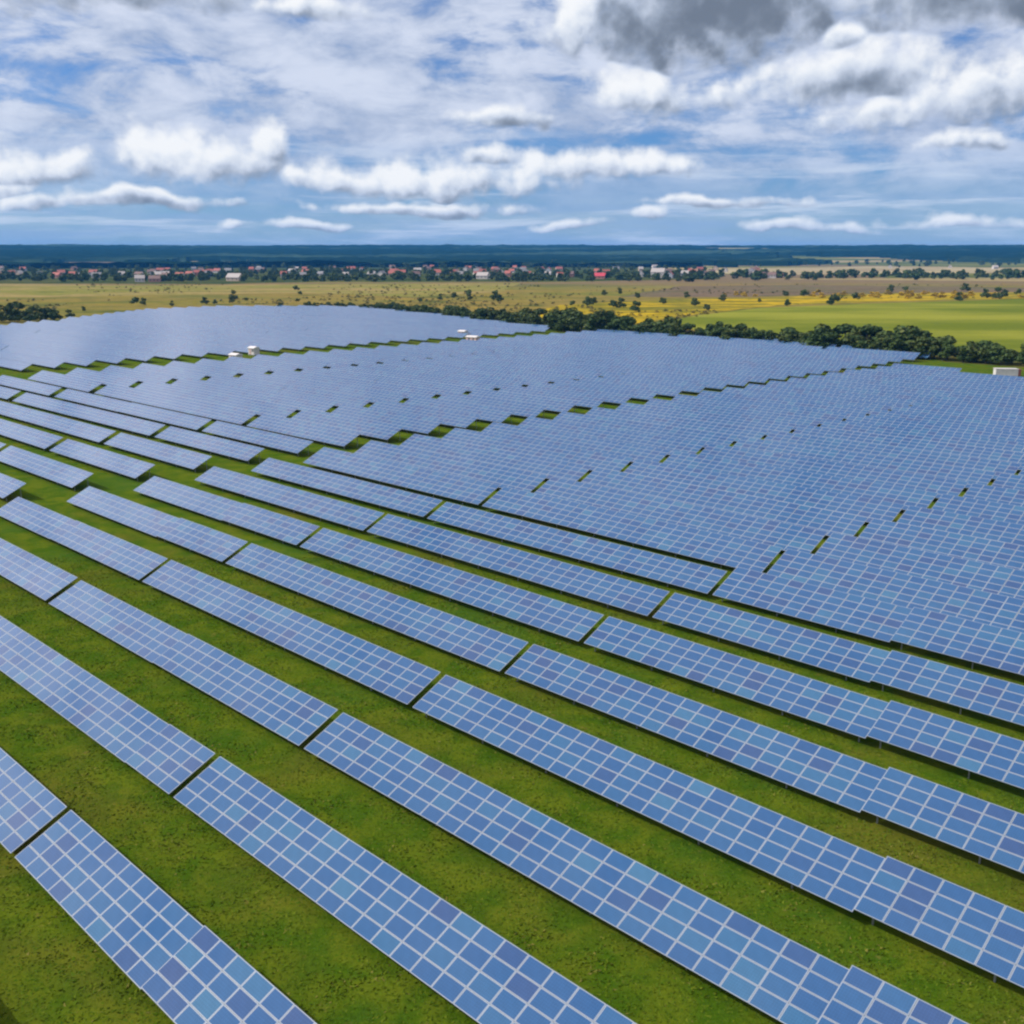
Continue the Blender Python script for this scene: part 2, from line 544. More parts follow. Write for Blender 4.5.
# ------------------------------------------------------------------ grass blades on the nearest strips, one mass
def grass_blades():
    n = 150000
    r = np.random.default_rng(3)
    xs = r.uniform(-62, 62, n * 3)
    ys = 30 + 95 * r.random(n * 3) ** 1.25
    keep = np.abs(xs) < ys * 0.56 + 4
    # leave out what lies under the tables
    bb = xs * CV.x + ys * CV.y
    fr = ((bb - B0) / PITCHB) % 1.0
    keep &= ~((fr > 0.06) & (fr < 0.36))
    xs, ys = xs[keep][:n], ys[keep][:n]
    n = len(xs)
    clump = np.array([mnoise.noise((float(a) * 0.35, float(b) * 0.35, 0.0)) for a, b in zip(xs, ys)])
    h = (0.04 + 0.05 * r.random(n)) * (1.0 + 0.9 * np.clip(clump, -0.6, 1))
    ang = r.uniform(0, 6.283, n)
    w = 0.05 + 0.06 * r.random(n)
    lean = r.normal(0, 0.10, (n, 2))
    V = np.zeros((n, 3, 3))
    V[:, 0, 0] = xs - np.cos(ang) * w
    V[:, 0, 1] = ys - np.sin(ang) * w
    V[:, 1, 0] = xs + np.cos(ang) * w
    V[:, 1, 1] = ys + np.sin(ang) * w
    V[:, 2, 0] = xs + lean[:, 0]
    V[:, 2, 1] = ys + lean[:, 1]
    V[:, 2, 2] = h
    me = bpy.data.meshes.new("grass")
    me.vertices.add(n * 3)
    me.vertices.foreach_set('co', V.reshape(-1).astype(np.float32))
    me.loops.add(n * 3)
    me.loops.foreach_set('vertex_index', np.arange(n * 3, dtype=np.int32))
    me.polygons.add(n)
    me.polygons.foreach_set('loop_start', np.arange(0, n * 3, 3, dtype=np.int32))
    me.update(calc_edges=True)
    at = me.attributes.new('leafrand', 'FLOAT', 'FACE')
    at.data.foreach_set('value', np.clip(0.5 + 0.35 * clump + r.normal(0, 0.22, n), 0, 1).astype(np.float32))
    m, T, b = material("grass_blades")
    t = T.n('ShaderNodeAttribute', attribute_name='leafrand').outputs['Fac']
    T.put(b.inputs['Base Color'], T.ramp(t, [(0.0, (0.042, 0.092, 0.006)), (0.5, (0.072, 0.116, 0.008)), (0.85, (0.112, 0.145, 0.012)), (1.0, (0.160, 0.150, 0.035))]))
    b.inputs['Roughness'].default_value = 0.8
    b.inputs['Specular IOR Level'].default_value = 0.0
    me.materials.append(m)
    tag(link("grass", me), "short rough grass growing between the rows of tables", "grass", None, 'stuff')


grass_blades()

# ------------------------------------------------------------------ solar tables
def mat_cell():
    m, T, b = material("solar_cell_glass")
    at = T.n('ShaderNodeAttribute', attribute_name='tint').outputs['Fac']
    rnd = T.n('ShaderNodeObjectInfo').outputs['Random']
    t = T.m('FRACT', T.m('ADD', at, rnd))
    col = T.ramp(t, [(0.0, (0.020, 0.072, 0.186)), (0.07, (0.030, 0.068, 0.172)), (0.16, (0.021, 0.078, 0.196)), (0.5, (0.023, 0.086, 0.205)),
                     (0.82, (0.026, 0.093, 0.208)), (0.95, (0.028, 0.103, 0.212)), (1.0, (0.038, 0.122, 0.224))])
    pos = T.n('ShaderNodeTexCoord').outputs['Object']
    n = T.noise(pos, 1.3, 4, 0.6)
    px_, py_, pz_ = T.xyz(pos)
    gx = T.m('ABSOLUTE', T.m('SUBTRACT', T.m('FRACT', T.m('MULTIPLY', px_, 1 / 0.1575)), 0.5))
    gy = T.m('ABSOLUTE', T.m('SUBTRACT', T.m('FRACT', T.m('MULTIPLY', py_, 1 / 0.1575)), 0.5))
    grid = T.m('GREATER_THAN', T.m('MAXIMUM', gx, gy), 0.46)
    col = T.vm('SCALE', col, s=T.m('ADD', T.m('MULTIPLY_ADD', n, 0.40, 0.80), T.m('MULTIPLY', grid, 0.30)))
    T.put(b.inputs['Base Color'], col)
    b.inputs['Roughness'].default_value = 0.08
    b.inputs['IOR'].default_value = 1.46
    b.inputs['Specular Tint'].default_value = (1, 1, 1, 1)
    return m


M_CELL = mat_cell()
M_FRAME = plain("aluminium_frame", (0.235, 0.275, 0.335), 0.5, 0.0, 0.10)
M_STEEL = plain("galvanised_steel", (0.30, 0.31, 0.32), 0.55, 0.5, 0.1)
M_BACK = plain("module_backsheet", (0.10, 0.10, 0.11), 0.7, 0.0, 0.05)


def rotx(p):
    y, z = p[1], p[2]
    return (p[0], y * math.cos(TILT) - z * math.sin(TILT), y * math.sin(TILT) + z * math.cos(TILT))


FRW = 0.052      # visible width of the bright rim of a module
GAP = 0.018


def module_mesh():
    mb = MB()
    w, h, t = COLW - GAP, ROWH - GAP, 0.04
    xs, ys = (0, FRW, w - FRW, w), (0, FRW * 0.85, h - FRW * 0.85, h)
    for i in range(3):
        for j in range(3):
            mb.face([(xs[i], ys[j], t), (xs[i + 1], ys[j], t), (xs[i + 1], ys[j + 1], t), (xs[i], ys[j + 1], t)], 1 if i == j == 1 else 0)
    mb.face([(0, 0, 0), (w, 0, 0), (w, 0, t), (0, 0, t)], 0)
    mb.face([(w, 0, 0), (w, h, 0), (w, h, t), (w, 0, t)], 0)
    mb.face([(w, h, 0), (0, h, 0), (0, h, t), (w, h, t)], 0)
    mb.face([(0, h, 0), (0, 0, 0), (0, 0, t), (0, h, t)], 0)
    mb.face([(0, h, 0), (w, h, 0), (w, 0, 0), (0, 0, 0)], 2)
    return mb.mesh("solar_module", [M_FRAME, M_CELL, M_BACK])


ME_MODULE = module_mesh()


def column_rails():
    mb = MB()
    for x in (0.32, 1.28):
        mb.box(x, x + 0.05, 0.05, 3.97, -0.055, -0.004)
    return mb.mesh("panel_column", [M_STEEL])


ME_RAIL = column_rails()


def strip_mesh(name, ncol, full=True, nrow=4):
    """ncol columns of four modules as one sheet: rims and glass as neighbouring faces, plus an underside"""
    mb = MB()
    tint = []
    t = 0.04
    h = ROWH - GAP
    for c in range(ncol):
        for r in range(nrow):
            x0, y0 = c * COLW, r * ROWH
            w = COLW - GAP
            xs = (x0, x0 + FRW, x0 + w - FRW, x0 + w)
            ys = (y0, y0 + FRW * 0.85, y0 + h - FRW * 0.85, y0 + h)
            tv = float(rng.random())
            for i in range(3):
                for j in range(3):
                    mb.face([(xs[i], ys[j], t), (xs[i + 1], ys[j], t), (xs[i + 1], ys[j + 1], t), (xs[i], ys[j + 1], t)], 1 if i == j == 1 else 0)
                    tint.append(tv)
    W, H = ncol * COLW - GAP, nrow * ROWH - GAP
    n0 = len(mb.f)
    mb.box(0, W, 0, H, 0.0, t - 0.004, 2)
    if full:
        mb.box(0.2, W - 0.2, 0.75, 0.83, -0.10, -0.003, 3)
        mb.box(0.2, W - 0.2, H - 0.85, H - 0.77, -0.10, -0.003, 3)
    tint += [0.0] * (len(mb.f) - n0)
    mb.v = [rotx(p) for p in mb.v]
    if full:                                    # posts, upright
        n0 = len(mb.f)
        k = 0
        while k * 4 * COLW + 0.8 < W:
            x = min(0.8 + k * 4 * COLW, W - 0.5)
            for s, y in ((0.79, 0.79 * math.cos(TILT)), (H - 0.81, (H - 0.81) * math.cos(TILT))):
                mb.box(x, x + 0.09, y - 0.045, y + 0.045, -LOW - 0.6, s * math.sin(TILT) - 0.10, 3)
            k += 1
        tint += [0.0] * (len(mb.f) - n0)
    me = mb.mesh(name, [M_FRAME, M_CELL, M_BACK, M_STEEL])
    a = me.attributes.new('tint', 'FLOAT', 'FACE')
    a.data.foreach_set('value', tint)
    return me


ME_COL = {n: [strip_mesh("panel_column", 1, False, n) for _ in range(6)] for n in (4, 5)}


def purlin_mesh(ncol):
    mb = MB()
    mb.box(0.15, ncol * COLW - 0.17, -0.04, 0.04, -0.155, -0.06)
    return mb.mesh("purlin", [M_STEEL])


def post_mesh(h):
    mb = MB()
    mb.box(-0.045, 0.045, -0.045, 0.045, -0.6, h)
    mb.box(-0.06, 0.06, -0.035, 0.035, h, h + 0.03)
    return mb.mesh("support_post", [M_STEEL])


POST_F, POST_R = 0.79, 3.19
_cache = {}


def cached(key, fn, *a):
    if key not in _cache:
        _cache[key] = fn(*a)
    return _cache[key]


GROUP = "rows of blue solar tables across the field"


def solar_table(a, b, ncol, lod, dz=0.0, label="", nrow=4):
    """a, b: plan position of the lower left corner; lod 0 = every module, 1 = columns, 2 = one mesh"""
    x, y = plan(a, b)
    if lod == 2:
        me = cached(('t', ncol, nrow, random.randrange(3)), strip_mesh, "solar_table", ncol, True, nrow)
        o = link("solar_table", me, None, (x, y, LOW + dz), (random.uniform(-.006, .006), random.uniform(-.0015, .0015), AZ))
        return tag(o, label, "solar table", GROUP)
    root = empty("solar_table", (x, y, 0), AZ)
    root.rotation_euler = (random.uniform(-.004, .004), random.uniform(-.0012, .0012), AZ)
    tag(root, label, "solar table", GROUP)
    z = LOW + dz
    for c in range(ncol):
        if lod == 0:
            col = link("panel_column", ME_RAIL, root, (c * COLW, 0, z), (TILT, 0, 0))
            for r in range(4):
                link("solar_module", ME_MODULE, col, (random.uniform(-.003, .003), r * ROWH, random.uniform(-.002, .002)),
                     (random.uniform(-.003, .003), random.uniform(-.003, .003), 0))
        else:
            link("panel_column", random.choice(ME_COL[nrow]), root, (c * COLW, 0, z), (random.uniform(-.004, .004), random.uniform(-.003, .003), 0))
    for s in (POST_F, POST_R + (nrow - 4) * ROWH):
        link("purlin", cached(('p', ncol), purlin_mesh, ncol), root, (0, s * math.cos(TILT), z + s * math.sin(TILT)), (TILT, 0, 0))
        hh = round(z + s * math.sin(TILT) - 0.17, 2)
        k = 0
        while k * 4 * COLW + 0.8 < ncol * COLW:
            xx = min(0.8 + k * 4 * COLW, ncol * COLW - 0.5)
            link("support_post", cached(('h', hh), post_mesh, hh), root, (xx, s * math.cos(TILT) + 0.03, 0))
            k += 1
    return root


ORD = ["zeroth", "first", "second", "third", "fourth", "fifth", "sixth", "seventh", "eighth", "ninth", "tenth", "eleventh", "twelfth", "thirteenth",
       "fourteenth", "fifteenth", "sixteenth", "seventeenth", "eighteenth", "nineteenth", "twentieth", "twenty-first", "twenty-second", "twenty-third",
       "twenty-fourth", "twenty-fifth", "twenty-sixth", "twenty-seventh", "twenty-eighth", "twenty-ninth", "thirtieth", "thirty-first", "thirty-second",
       "thirty-third", "thirty-fourth", "thirty-fifth", "thirty-sixth", "thirty-seventh", "thirty-eighth", "thirty-ninth", "fortieth"]


def in_view(a0, a1, b, pad=6.0):
    cp, sp = math.cos(R(PITCH)), math.sin(R(PITCH))
    n = 14
    for i in range(n + 1):
        x, y = plan(a0 + (a1 - a0) * i / n, b + 2)
        depth = y * cp + (CAM_H - 1) * sp
        if depth < 5:
            continue
        u = 512 + F_PX * x / depth
        v = 512 - F_PX * (y * sp - (CAM_H - 1) * cp) / depth
        if -pad < u < 1024 + pad and v < 1024 + pad:
            return True
    return False


def b_of(k):
    return B0 + k * PITCHB


# --- nearest block: gaps line up in two lanes; in a few rows stitch seams are built as height steps
LEFT_STEP = {0: (0, 10, 0.12, 0.0), 1: (-1, 24, -0.13, 0.0), 2: (-1, 14, -0.13, 0.0), 3: (-2, 12, -0.13, 0.0), 4: (-2, 17, -0.13, 0.0), 5: (-2, 16, -0.1, 0.0)}
RIGHT_STEP = {2: 25, 3: 23, 4: 20, 5: 17, 6: 14, 7: 12}
n_tables = 0
for k in range(-1, 31):
    rowtxt = ORD[k + 1] if k >= 0 else ""
    for u in (-2, -1, 0):
        if k > 29:
            continue
        a0 = A0 + u * UNIT
        ncol = 28
        if u == -2:
            a0 += 1.5
            ncol = 27 if k < 29 else 13
        b = b_of(k)
        a1 = a0 + ncol * COLW
        if u == -1 and k > 27:
            continue
        if not in_view(a0, a1, b) and not (k == -1 and u in (-1, 0)):
            continue
        # the far right end of the block stops at the service lane
        lod = 0 if (k <= 6 and u >= -1) else (1 if k <= 14 else 2)
        if k == -1:
            lod = 1
        place = {-2: "between grass track and left gap lane", -1: "between the two gap lanes", 0: "right of the right gap lane"}[u]
        pieces = [(0, ncol, 0.0, 0.0, "")]
        if k in LEFT_STEP and LEFT_STEP[k][0] == u:
            _, c, dz, db = LEFT_STEP[k]
            if dz > 0:
                pieces = [(0, c, 0.0, 0.0, "left piece"), (c, ncol, dz, db, "raised right piece")]
            else:
                pieces = [(0, c, dz, db, "lowered left piece"), (c, ncol, 0.0, 0.0, "right piece")]
        if k in RIGHT_STEP and u == 0:
            c = RIGHT_STEP[k]
            ncol = 29 if k == 2 else 30
            pieces = [(0, c, 0.0, 0.0, "left piece"), (c, ncol, 0.19, 0.13, "raised right piece")]
        for (c0, c1, dz, db, word) in pieces:
            if k == -1:
                lab = "solar table nearest the camera, " + ("right" if u == 0 else "left") + " of the gap, casting a shadow below"
            elif word:
                lab = f"{word} of stepped solar table, {rowtxt} row, {place}"
            else:
                lab = f"blue solar table, {rowtxt} row from the front, {place}"
            solar_table(a0 + c0 * COLW, b + db, c1 - c0, lod, dz + random.uniform(-.03, .03), lab, 5 if (7, 8, 8)[-u] <= k < 27 else 4)
            n_tables += 1

# --- middle block, behind the first grass track
for k in range(3, 36):
    for j, (s0, s1) in enumerate(((-2.90, -2.13), (-3.72, -2.915), (-4.53, -3.72), (-5.45, -4.541))):
        ncol = int((s1 - s0) * UNIT / COLW)
        a1 = A0 + s1 * UNIT - 0.5
        if j == 2:                              # butts against its neighbour
            a1 = A0 - 2.915 * UNIT - 0.5 - 22 * COLW - 0.012
        a0 = a1 - ncol * COLW
        b = b_of(k) + 4.2
        if not in_view(a0, a1, b, 2):
            continue
        # the block's far side follows the hedge
        lim = 35.2 if s1 > -3 else (34.6 if s1 > -4 else 35.0)
        if k + 0.4 > lim:
            continue
        lod = 1 if (k <= 6) else 2
        lab = f"solar table in the middle block, {ORD[k-2]} row back, {['beside the first track', 'second from the first track', 'third from the first track', 'beside the far track'][j]}"
        solar_table(a0, b, ncol, lod, random.uniform(-.05, .05), lab, 5 if k >= 9 else 4)
        n_tables += 1

# --- far block, behind the second grass track
left_lim = [(8, -8.0), (16.8, -10.5), (24.2, -11.7), (29.3, -12.65), (32.7, -12.65), (38.7, -11.36), (40, -10.4)]
right_lim = [(8, -5.96), (33, -5.99), (35.8, -6.6), (37.9, -8.8), (39.4, -10.5)]


def lerp_tab(tab, k):
    for (k0, v0), (k1, v1) in zip(tab, tab[1:]):
        if k0 <= k <= k1:
            return v0 + (v1 - v0) * (k - k0) / (k1 - k0)
    return tab[-1][1] if k > tab[-1][0] else tab[0][1]


for k in range(9, 40):
    L, Rr = lerp_tab(left_lim, k), lerp_tab(right_lim, k)
    s1, j = Rr, 0
    while s1 > L + 0.25:
        s0 = max(L, s1 - 1.62)
        ncol = int(round((s1 - s0) * UNIT / COLW))
        a1 = A0 + s1 * UNIT - 0.3
        a0 = a1 - ncol * COLW
        b = b_of(k) + 1.5
        if ncol >= 4 and in_view(a0, a1, b, 0):
            lab = f"distant solar table in the far block, {ORD[k-8]} row back, {['beside the far track', 'second from the far track', 'third from the far track', 'fourth from the far track', 'fifth from the far track'][j]}"
            solar_table(a1 - ncol * COLW, b, ncol, 2, random.uniform(-.05, .05), lab)
            n_tables += 1
        s1, j = s1 - 1.62, j + 1
print("tables", n_tables)


# ------------------------------------------------------------------ trees
def mat_leaf(cols=None):
    m, T, b = material("foliage")
    oi = T.n('ShaderNodeObjectInfo').outputs['Random']
    at = T.n('ShaderNodeAttribute', attribute_name='leafrand').outputs['Fac']
    t = T.m('FRACT', T.m('ADD', T.m('MULTIPLY', at, 0.45), oi))
    col = T.ramp(t, [(0.0, (0.026, 0.054, 0.012)), (0.35, (0.040, 0.074, 0.015)), (0.7, (0.058, 0.090, 0.018)), (1.0, (0.095, 0.112, 0.024))])
    if cols:
        col = T.ramp(t, list(zip((0.0, 0.35, 0.7, 1.0), cols)))
    T.put(b.inputs['Base Color'], col)
    b.inputs['Roughness'].default_value = 0.7
    b.inputs['Specular IOR Level'].default_value = 0.2
    return m


M_LEAF = mat_leaf()
M_BARK = plain("bark", (0.10, 0.075, 0.05), 0.9)


def crown_mesh(name, seed, h, w, nleaf, leaf, low=0.12):
    """leaf clumps spread through an uneven crown volume"""
    r = np.random.default_rng(seed)
    nl = 9
    lobes = []
    for i in range(nl):
        a, q = r.random() * 6.28, r.random() ** 0.6
        zz = low * h + (1 - low) * h * (0.15 + 0.72 * r.random())
        taper = 1 - 0.55 * max(0, (zz / h - 0.45)) / 0.55
        lobes.append((math.cos(a) * q * w * 0.30 * taper, math.sin(a) * q * w * 0.30 * taper, zz, w * (0.17 + 0.14 * r.random()) * (0.6 + 0.4 * taper), h * (0.10 + 0.10 * r.random())))
    V, Fc, rnd = [], [], []
    for i in range(nleaf):
        lx, ly, lz, lr, lh = lobes[r.integers(nl)]
        p = r.normal(size=3)
        p /= np.linalg.norm(p)
        p = p * (0.55 + 0.45 * r.random() ** 0.5)
        c = np.array([lx + p[0] * lr, ly + p[1] * lr, max(0.04 * h, lz + p[2] * lh)])
        n = p + r.normal(size=3) * 0.6
        n /= np.linalg.norm(n)
        s = np.cross(n, [0.3, 0.2, 1.0])
        s /= np.linalg.norm(s)
        t = np.cross(n, s)
        L = leaf * (0.6 + 0.8 * r.random())
        i0 = len(V)
        for q in ((-1, -0.35), (0.1, -0.8), (1, 0.2), (-0.1, 0.9)):
            V.append(tuple(c + L * (q[0] * s + q[1] * t)))
        Fc.append((i0, i0 + 1, i0 + 2, i0 + 3))
        rnd.append(float(r.random()))
    me = bpy.data.meshes.new(name)
    me.from_pydata(V, [], Fc)
    me.materials.append(M_LEAF)
    a = me.attributes.new('leafrand', 'FLOAT', 'FACE')
    a.data.foreach_set('value', rnd)
    return me


def trunk_mesh(seed, h, w):
    r = random.Random(seed)
    mb = MB()
    mb.tube((0, 0, -0.3), (0.05 * w, 0, 0.35 * h), 0.035 * h, 0.024 * h, 8)
    mb.tube((0.05 * w, 0, 0.35 * h), (0.02, 0.03, 0.8 * h), 0.024 * h, 0.008 * h, 7)
    for i in range(5):
        a = r.random() * 6.28
        z0 = h * (0.22 + 0.3 * r.random())
        mb.tube((0.04 * w, 0, z0), (math.cos(a) * w * 0.30, math.sin(a) * w * 0.30, z0 + h * 0.25), 0.013 * h, 0.004 * h, 5)
    return mb.mesh("trunk", [M_BARK])


TREES = [(crown_mesh("crown", 11 + i, 8.0, 7.0 + (i % 3), 900, 0.42, 0.08), trunk_mesh(i, 8.0, 7.0)) for i in range(6)]
FARTREES = [crown_mesh("tree", 51 + i, 9.0, 9.0 + (i % 3) * 2, 260, 1.0, 0.05) for i in range(5)]
SHRUBS = [crown_mesh("shrub", 81 + i, 3.0, 4.0, 320, 0.30, 0.02) for i in range(4)]


def tree(x, y, s, label, group, sx=1.0):
    cr, tr = random.choice(TREES)
    o = empty("tree", (x, y, 0), random.uniform(0, 6.28))
    o.scale = (s * sx, s * sx, s)
    tag(o, label, "tree", group)
    link("trunk", tr, o)
    link("crown", cr, o)
    return o


# hedge of trees along the far side of the panels: (px, base py, height m, depth m)
hedge = [(300, 307, 3.5, 4), (345, 309, 4, 6), (380, 312, 5, 8), (430, 317, 6, 12), (500, 326, 7.5, 16), (560, 332, 9, 22), (600, 336, 9.5, 22),
         (650, 340, 8.5, 18), (700, 343, 8, 14), (760, 347, 7.5, 14), (820, 352, 8.5, 14), (880, 357, 11, 16), (920, 360, 9, 14), (960, 363, 7, 12), (1024, 367, 8, 14), (1090, 372, 8, 14)]
parts = ["behind the far block", "at the bend behind the middle block", "between the panels and the green field"]
for (x0, y0, h0, d0), (x1, y1, h1, d1) in zip(hedge, hedge[1:]):
    p, q = Vector(ground_at(x0, y0)), Vector(ground_at(x1, y1))
    L = (q - p).length
    n = max(2, int(L / 4.5))
    nrm = Vector((-(q - p).y, (q - p).x)).normalized()
    if nrm.y < 0:
        nrm = -nrm
    for i in range(n):
        for dpt in range(2):
            t = (i + random.random()) / n
            w = p.lerp(q, t) + nrm * (2.0 + (dpt + random.random() * 0.7) * (d0 + (d1 - d0) * t) * 0.42)
            hh = 0.97 * (h0 + (h1 - h0) * t) * (random.choice((0.8, 0.95, 1.1)) if dpt == 0 else random.choice((0.6, 0.8, 1.0, 1.15))) * random.uniform(0.85, 1.1)
            xm = x0 + (x1 - x0) * t
            part = parts[0] if xm < 500 else (parts[1] if xm < 700 else parts[2])
            size = "tall" if hh > 8 else ("low" if hh < 5 else "middling")
            tree(w.x, w.y, hh / 8.0, f"{size} dark green tree in the hedge {part}", "trees of the field hedge", random.uniform(1.15, 1.5))

# shrubs on the meadow beyond: (px, base py, height m)
shr = [(-8, 322, 9), (0, 323, 8), (8, 322, 9), (12, 320, 10), (17, 322, 8), (22, 320, 10), (30, 322, 7), (35, 320, 9), (40, 321, 9), (46, 320, 8), (52, 321, 8), (57, 320, 6), (70, 318, 5), (84, 312, 4), (135, 306, 7), (143, 305, 6), (172, 306, 4), (205, 304, 6), (215, 304, 4), (232, 303, 6), (234, 300, 8),
       (247, 302, 4), (280, 309, 5), (298, 303, 4), (495, 300, 9), (500, 302, 7), (572, 307, 5), (586, 307, 8), (594, 306, 7), (612, 308, 6), (622, 308, 7), (635, 312, 8),
       (637, 299, 6), (662, 305, 6), (696, 307, 7), (706, 311, 5), (722, 301, 6), (620, 295, 7), (605, 296, 6), (687, 298, 6), (788, 307, 6), (836, 305, 9), (830, 305, 7), (855, 302, 8),
       (785, 297, 6), (805, 297, 7), (890, 292, 8), (905, 292, 6), (958, 301, 7), (985, 298, 9), (998, 299, 10), (1005, 298, 8), (1018, 296, 7), (965, 291, 9), (760, 303, 4), (468, 297, 7), (470, 300, 6),
       (440, 300, 5), (455, 299, 6), (420, 303, 4), (296, 292, 7), (300, 296, 5)]
for (px_, py_, h) in shr:
    x, y = ground_at(px_, py_)
    o = link("shrub", random.choice(SHRUBS), None, (x, y, 0), (0, 0, random.uniform(0, 6.28)), (h / 3.0 * random.uniform(0.7, 1.0),) * 2 + (h / 3.0 * 0.95,))
    side = "left" if px_ < 260 else ("middle" if px_ < 600 else "right")
    if px_ < 62 and py_ > 318:
        tag(o, "dark bushy tree in the clump at the far left edge, beyond the far panels", "tree", "clump of trees at the left edge")
        o.name = "tree"
        continue
    tag(o, f"{'large' if h > 6 else 'small'} dark shrub standing alone on the {side} meadow beyond the panels", "shrub", "lone shrubs on the meadow")

# rough scrub spread over the meadows, too much of it to count
def scrub():
    V, Fc, lr, off = [], [], [], 0
    base = [(np.array([v.co[:] for v in me.vertices]), np.array([p.vertices[:] for p in me.polygons])) for me in SHRUBS]
    r = random.Random(5)
    n = 0
    while n < 1100:
        px_, py_ = r.uniform(-60, 1090), 284.5 + 34 * r.random()
        if py_ > 305 and 60 < px_ < 290 or (px_ > 640 and py_ > 326 - (px_ - 640) * 0.16 and py_ > 299):
            continue
        x, y = ground_at(px_, py_)
        if mnoise.noise((x * 0.006, y * 0.004, 2.2)) + 0.5 * mnoise.noise((x * 0.03, y * 0.02, 4.0)) < 0.06:
            continue
        # keep clear of the panels
        al = (EV.x * x + EV.y * y - A0) / UNIT
        rw = (CV.x * x + CV.y * y - B0) / PITCHB
        if rw < 37 and al > lerp_tab(left_lim, rw) - 0.3:
            continue
        v, f = r.choice(base)
        k = f[r.random() < 0.0:][::3]
        sc = r.uniform(0.25, 0.85) ** 1.2
        rz = r.uniform(0, 6.28)
        w = v * np.array((sc * 1.5, sc * 1.2, sc * 0.8))
        w = np.stack([w[:, 0] * math.cos(rz) - w[:, 1] * math.sin(rz), w[:, 0] * math.sin(rz) + w[:, 1] * math.cos(rz), w[:, 2]], 1) + np.array((x, y, 0))
        w = w.reshape(-1, 4, 3)[::3].reshape(-1, 3)
        m = len(w) // 4
        V.append(w)
        Fc.append(np.arange(m * 4).reshape(-1, 4) + off)
        lr.append(np.full(m, r.random() * 2.2))
        off += len(w)
        n += 1
    me = bpy.data.meshes.new("scrub")
    me.from_pydata(np.concatenate(V).tolist(), [], np.concatenate(Fc).tolist())
    me.materials.append(mat_leaf(((0.050, 0.070, 0.016), (0.085, 0.095, 0.020), (0.140, 0.120, 0.030), (0.190, 0.140, 0.040))))
    at = me.attributes.new('leafrand', 'FLOAT', 'FACE')
    at.data.foreach_set('value', np.concatenate(lr).astype(np.float32))
    tag(link("scrub", me), "low olive scrub scattered over the rough meadows beyond the panels", "scrub", None, 'stuff')


scrub()

# golden flowering shrubs in the strip above the green field
M_GOLD = mat_leaf(((0.16, 0.13, 0.02), (0.30, 0.21, 0.015), (0.46, 0.31, 0.012), (0.55, 0.36, 0.02)))
GOLD = []
for me_ in SHRUBS[:3]:
    g_ = me_.copy()
    g_.name = "shrub"
    g_.materials.clear()
    g_.materials.append(M_GOLD)
    GOLD.append(g_)
for i in range(46):
    px_ = random.choice([random.uniform(868, 972), random.uniform(720, 1030)])
    x, y = ground_at(px_, random.uniform(294, 299))
    k = random.uniform(0.8, 1.7)
    tag(link("shrub", random.choice(GOLD), None, (x, y, 0), (0, 0, random.uniform(0, 6.28)), (k * 1.4, k * 1.2, k)),
        "golden yellow shrub in the bright strip above the green field", "shrub", "golden shrubs above the green field")

# ------------------------------------------------------------------ village
M_WALLS = [plain("house_wall_" + n, c, 0.85) for n, c in (("white", (0.55, 0.51, 0.46)), ("cream", (0.46, 0.36, 0.27)), ("brick", (0.36, 0.19, 0.13)), ("grey", (0.40, 0.40, 0.42)))]
M_ROOFS = [plain("house_roof_" + n, c, 0.8) for n, c in (("grey", (0.22, 0.21, 0.21)), ("red", (0.36, 0.11, 0.08)), ("brown", (0.18, 0.11, 0.09)), ("pale", (0.40, 0.36, 0.33)), ("bright_red", (0.50, 0.05, 0.07)))]
M_WIN = plain("window_glass", (0.05, 0.06, 0.08), 0.2)


def house(x, y, L, W, H, rz, wi, ri, label, group="houses of the village"):
    o = empty("house", (x, y, 0), rz)
    tag(o, label, "house", group)
    rh = W * 0.42

    def walls():
        mb = MB()
        mb.box(-L / 2, L / 2, -W / 2, W / 2, -0.5, H)
        for s in (-1, 1):
            xx = s * L / 2
            mb.face([(xx, -W / 2, H), (xx, W / 2, H), (xx, 0, H + rh)][::s], 0)
        return mb.mesh("wall", [M_WALLS[wi]])

    def roof():
        mb = MB()
        e = 0.5
        k = rh / (W / 2)
        for s in (-1, 1):
            a = [(-L / 2 - e, s * (W / 2 + e), H - e * k + 0.05), (L / 2 + e, s * (W / 2 + e), H - e * k + 0.05), (L / 2 + e, 0, H + rh + 0.05), (-L / 2 - e, 0, H + rh + 0.05)]
            b_ = [(p[0], p[1], p[2] + 0.22) for p in a]
            mb.face(b_[::s])
            mb.face(a[::-s])
            for i in range(4):
                j = (i + 1) % 4
                mb.face([a[i], a[j], b_[j], b_[i]])
        mb.box(L * 0.2, L * 0.2 + 0.8, -0.4, 0.4, H + rh * 0.7, H + rh + 1.1)
        return mb.mesh("roof", [M_ROOFS[ri]])

    def win():
        mb = MB()
        mb.box(-0.7, 0.7, -0.04, 0.06, -0.8, 0.8)
        return mb.mesh("window", [M_WIN])
    key = (L, W, H)
    link("wall", cached(('w', key, wi), walls), o)
    link("roof", cached(('r', key, ri), roof), o)
    wm = cached('win', win)
    n = 3 if L > 11 else 2
    for i in range(n):
        link("window", wm, o, (-L / 2 + L * (i + 0.5) / n, -W / 2 - 0.02, H * 0.55))
    return o


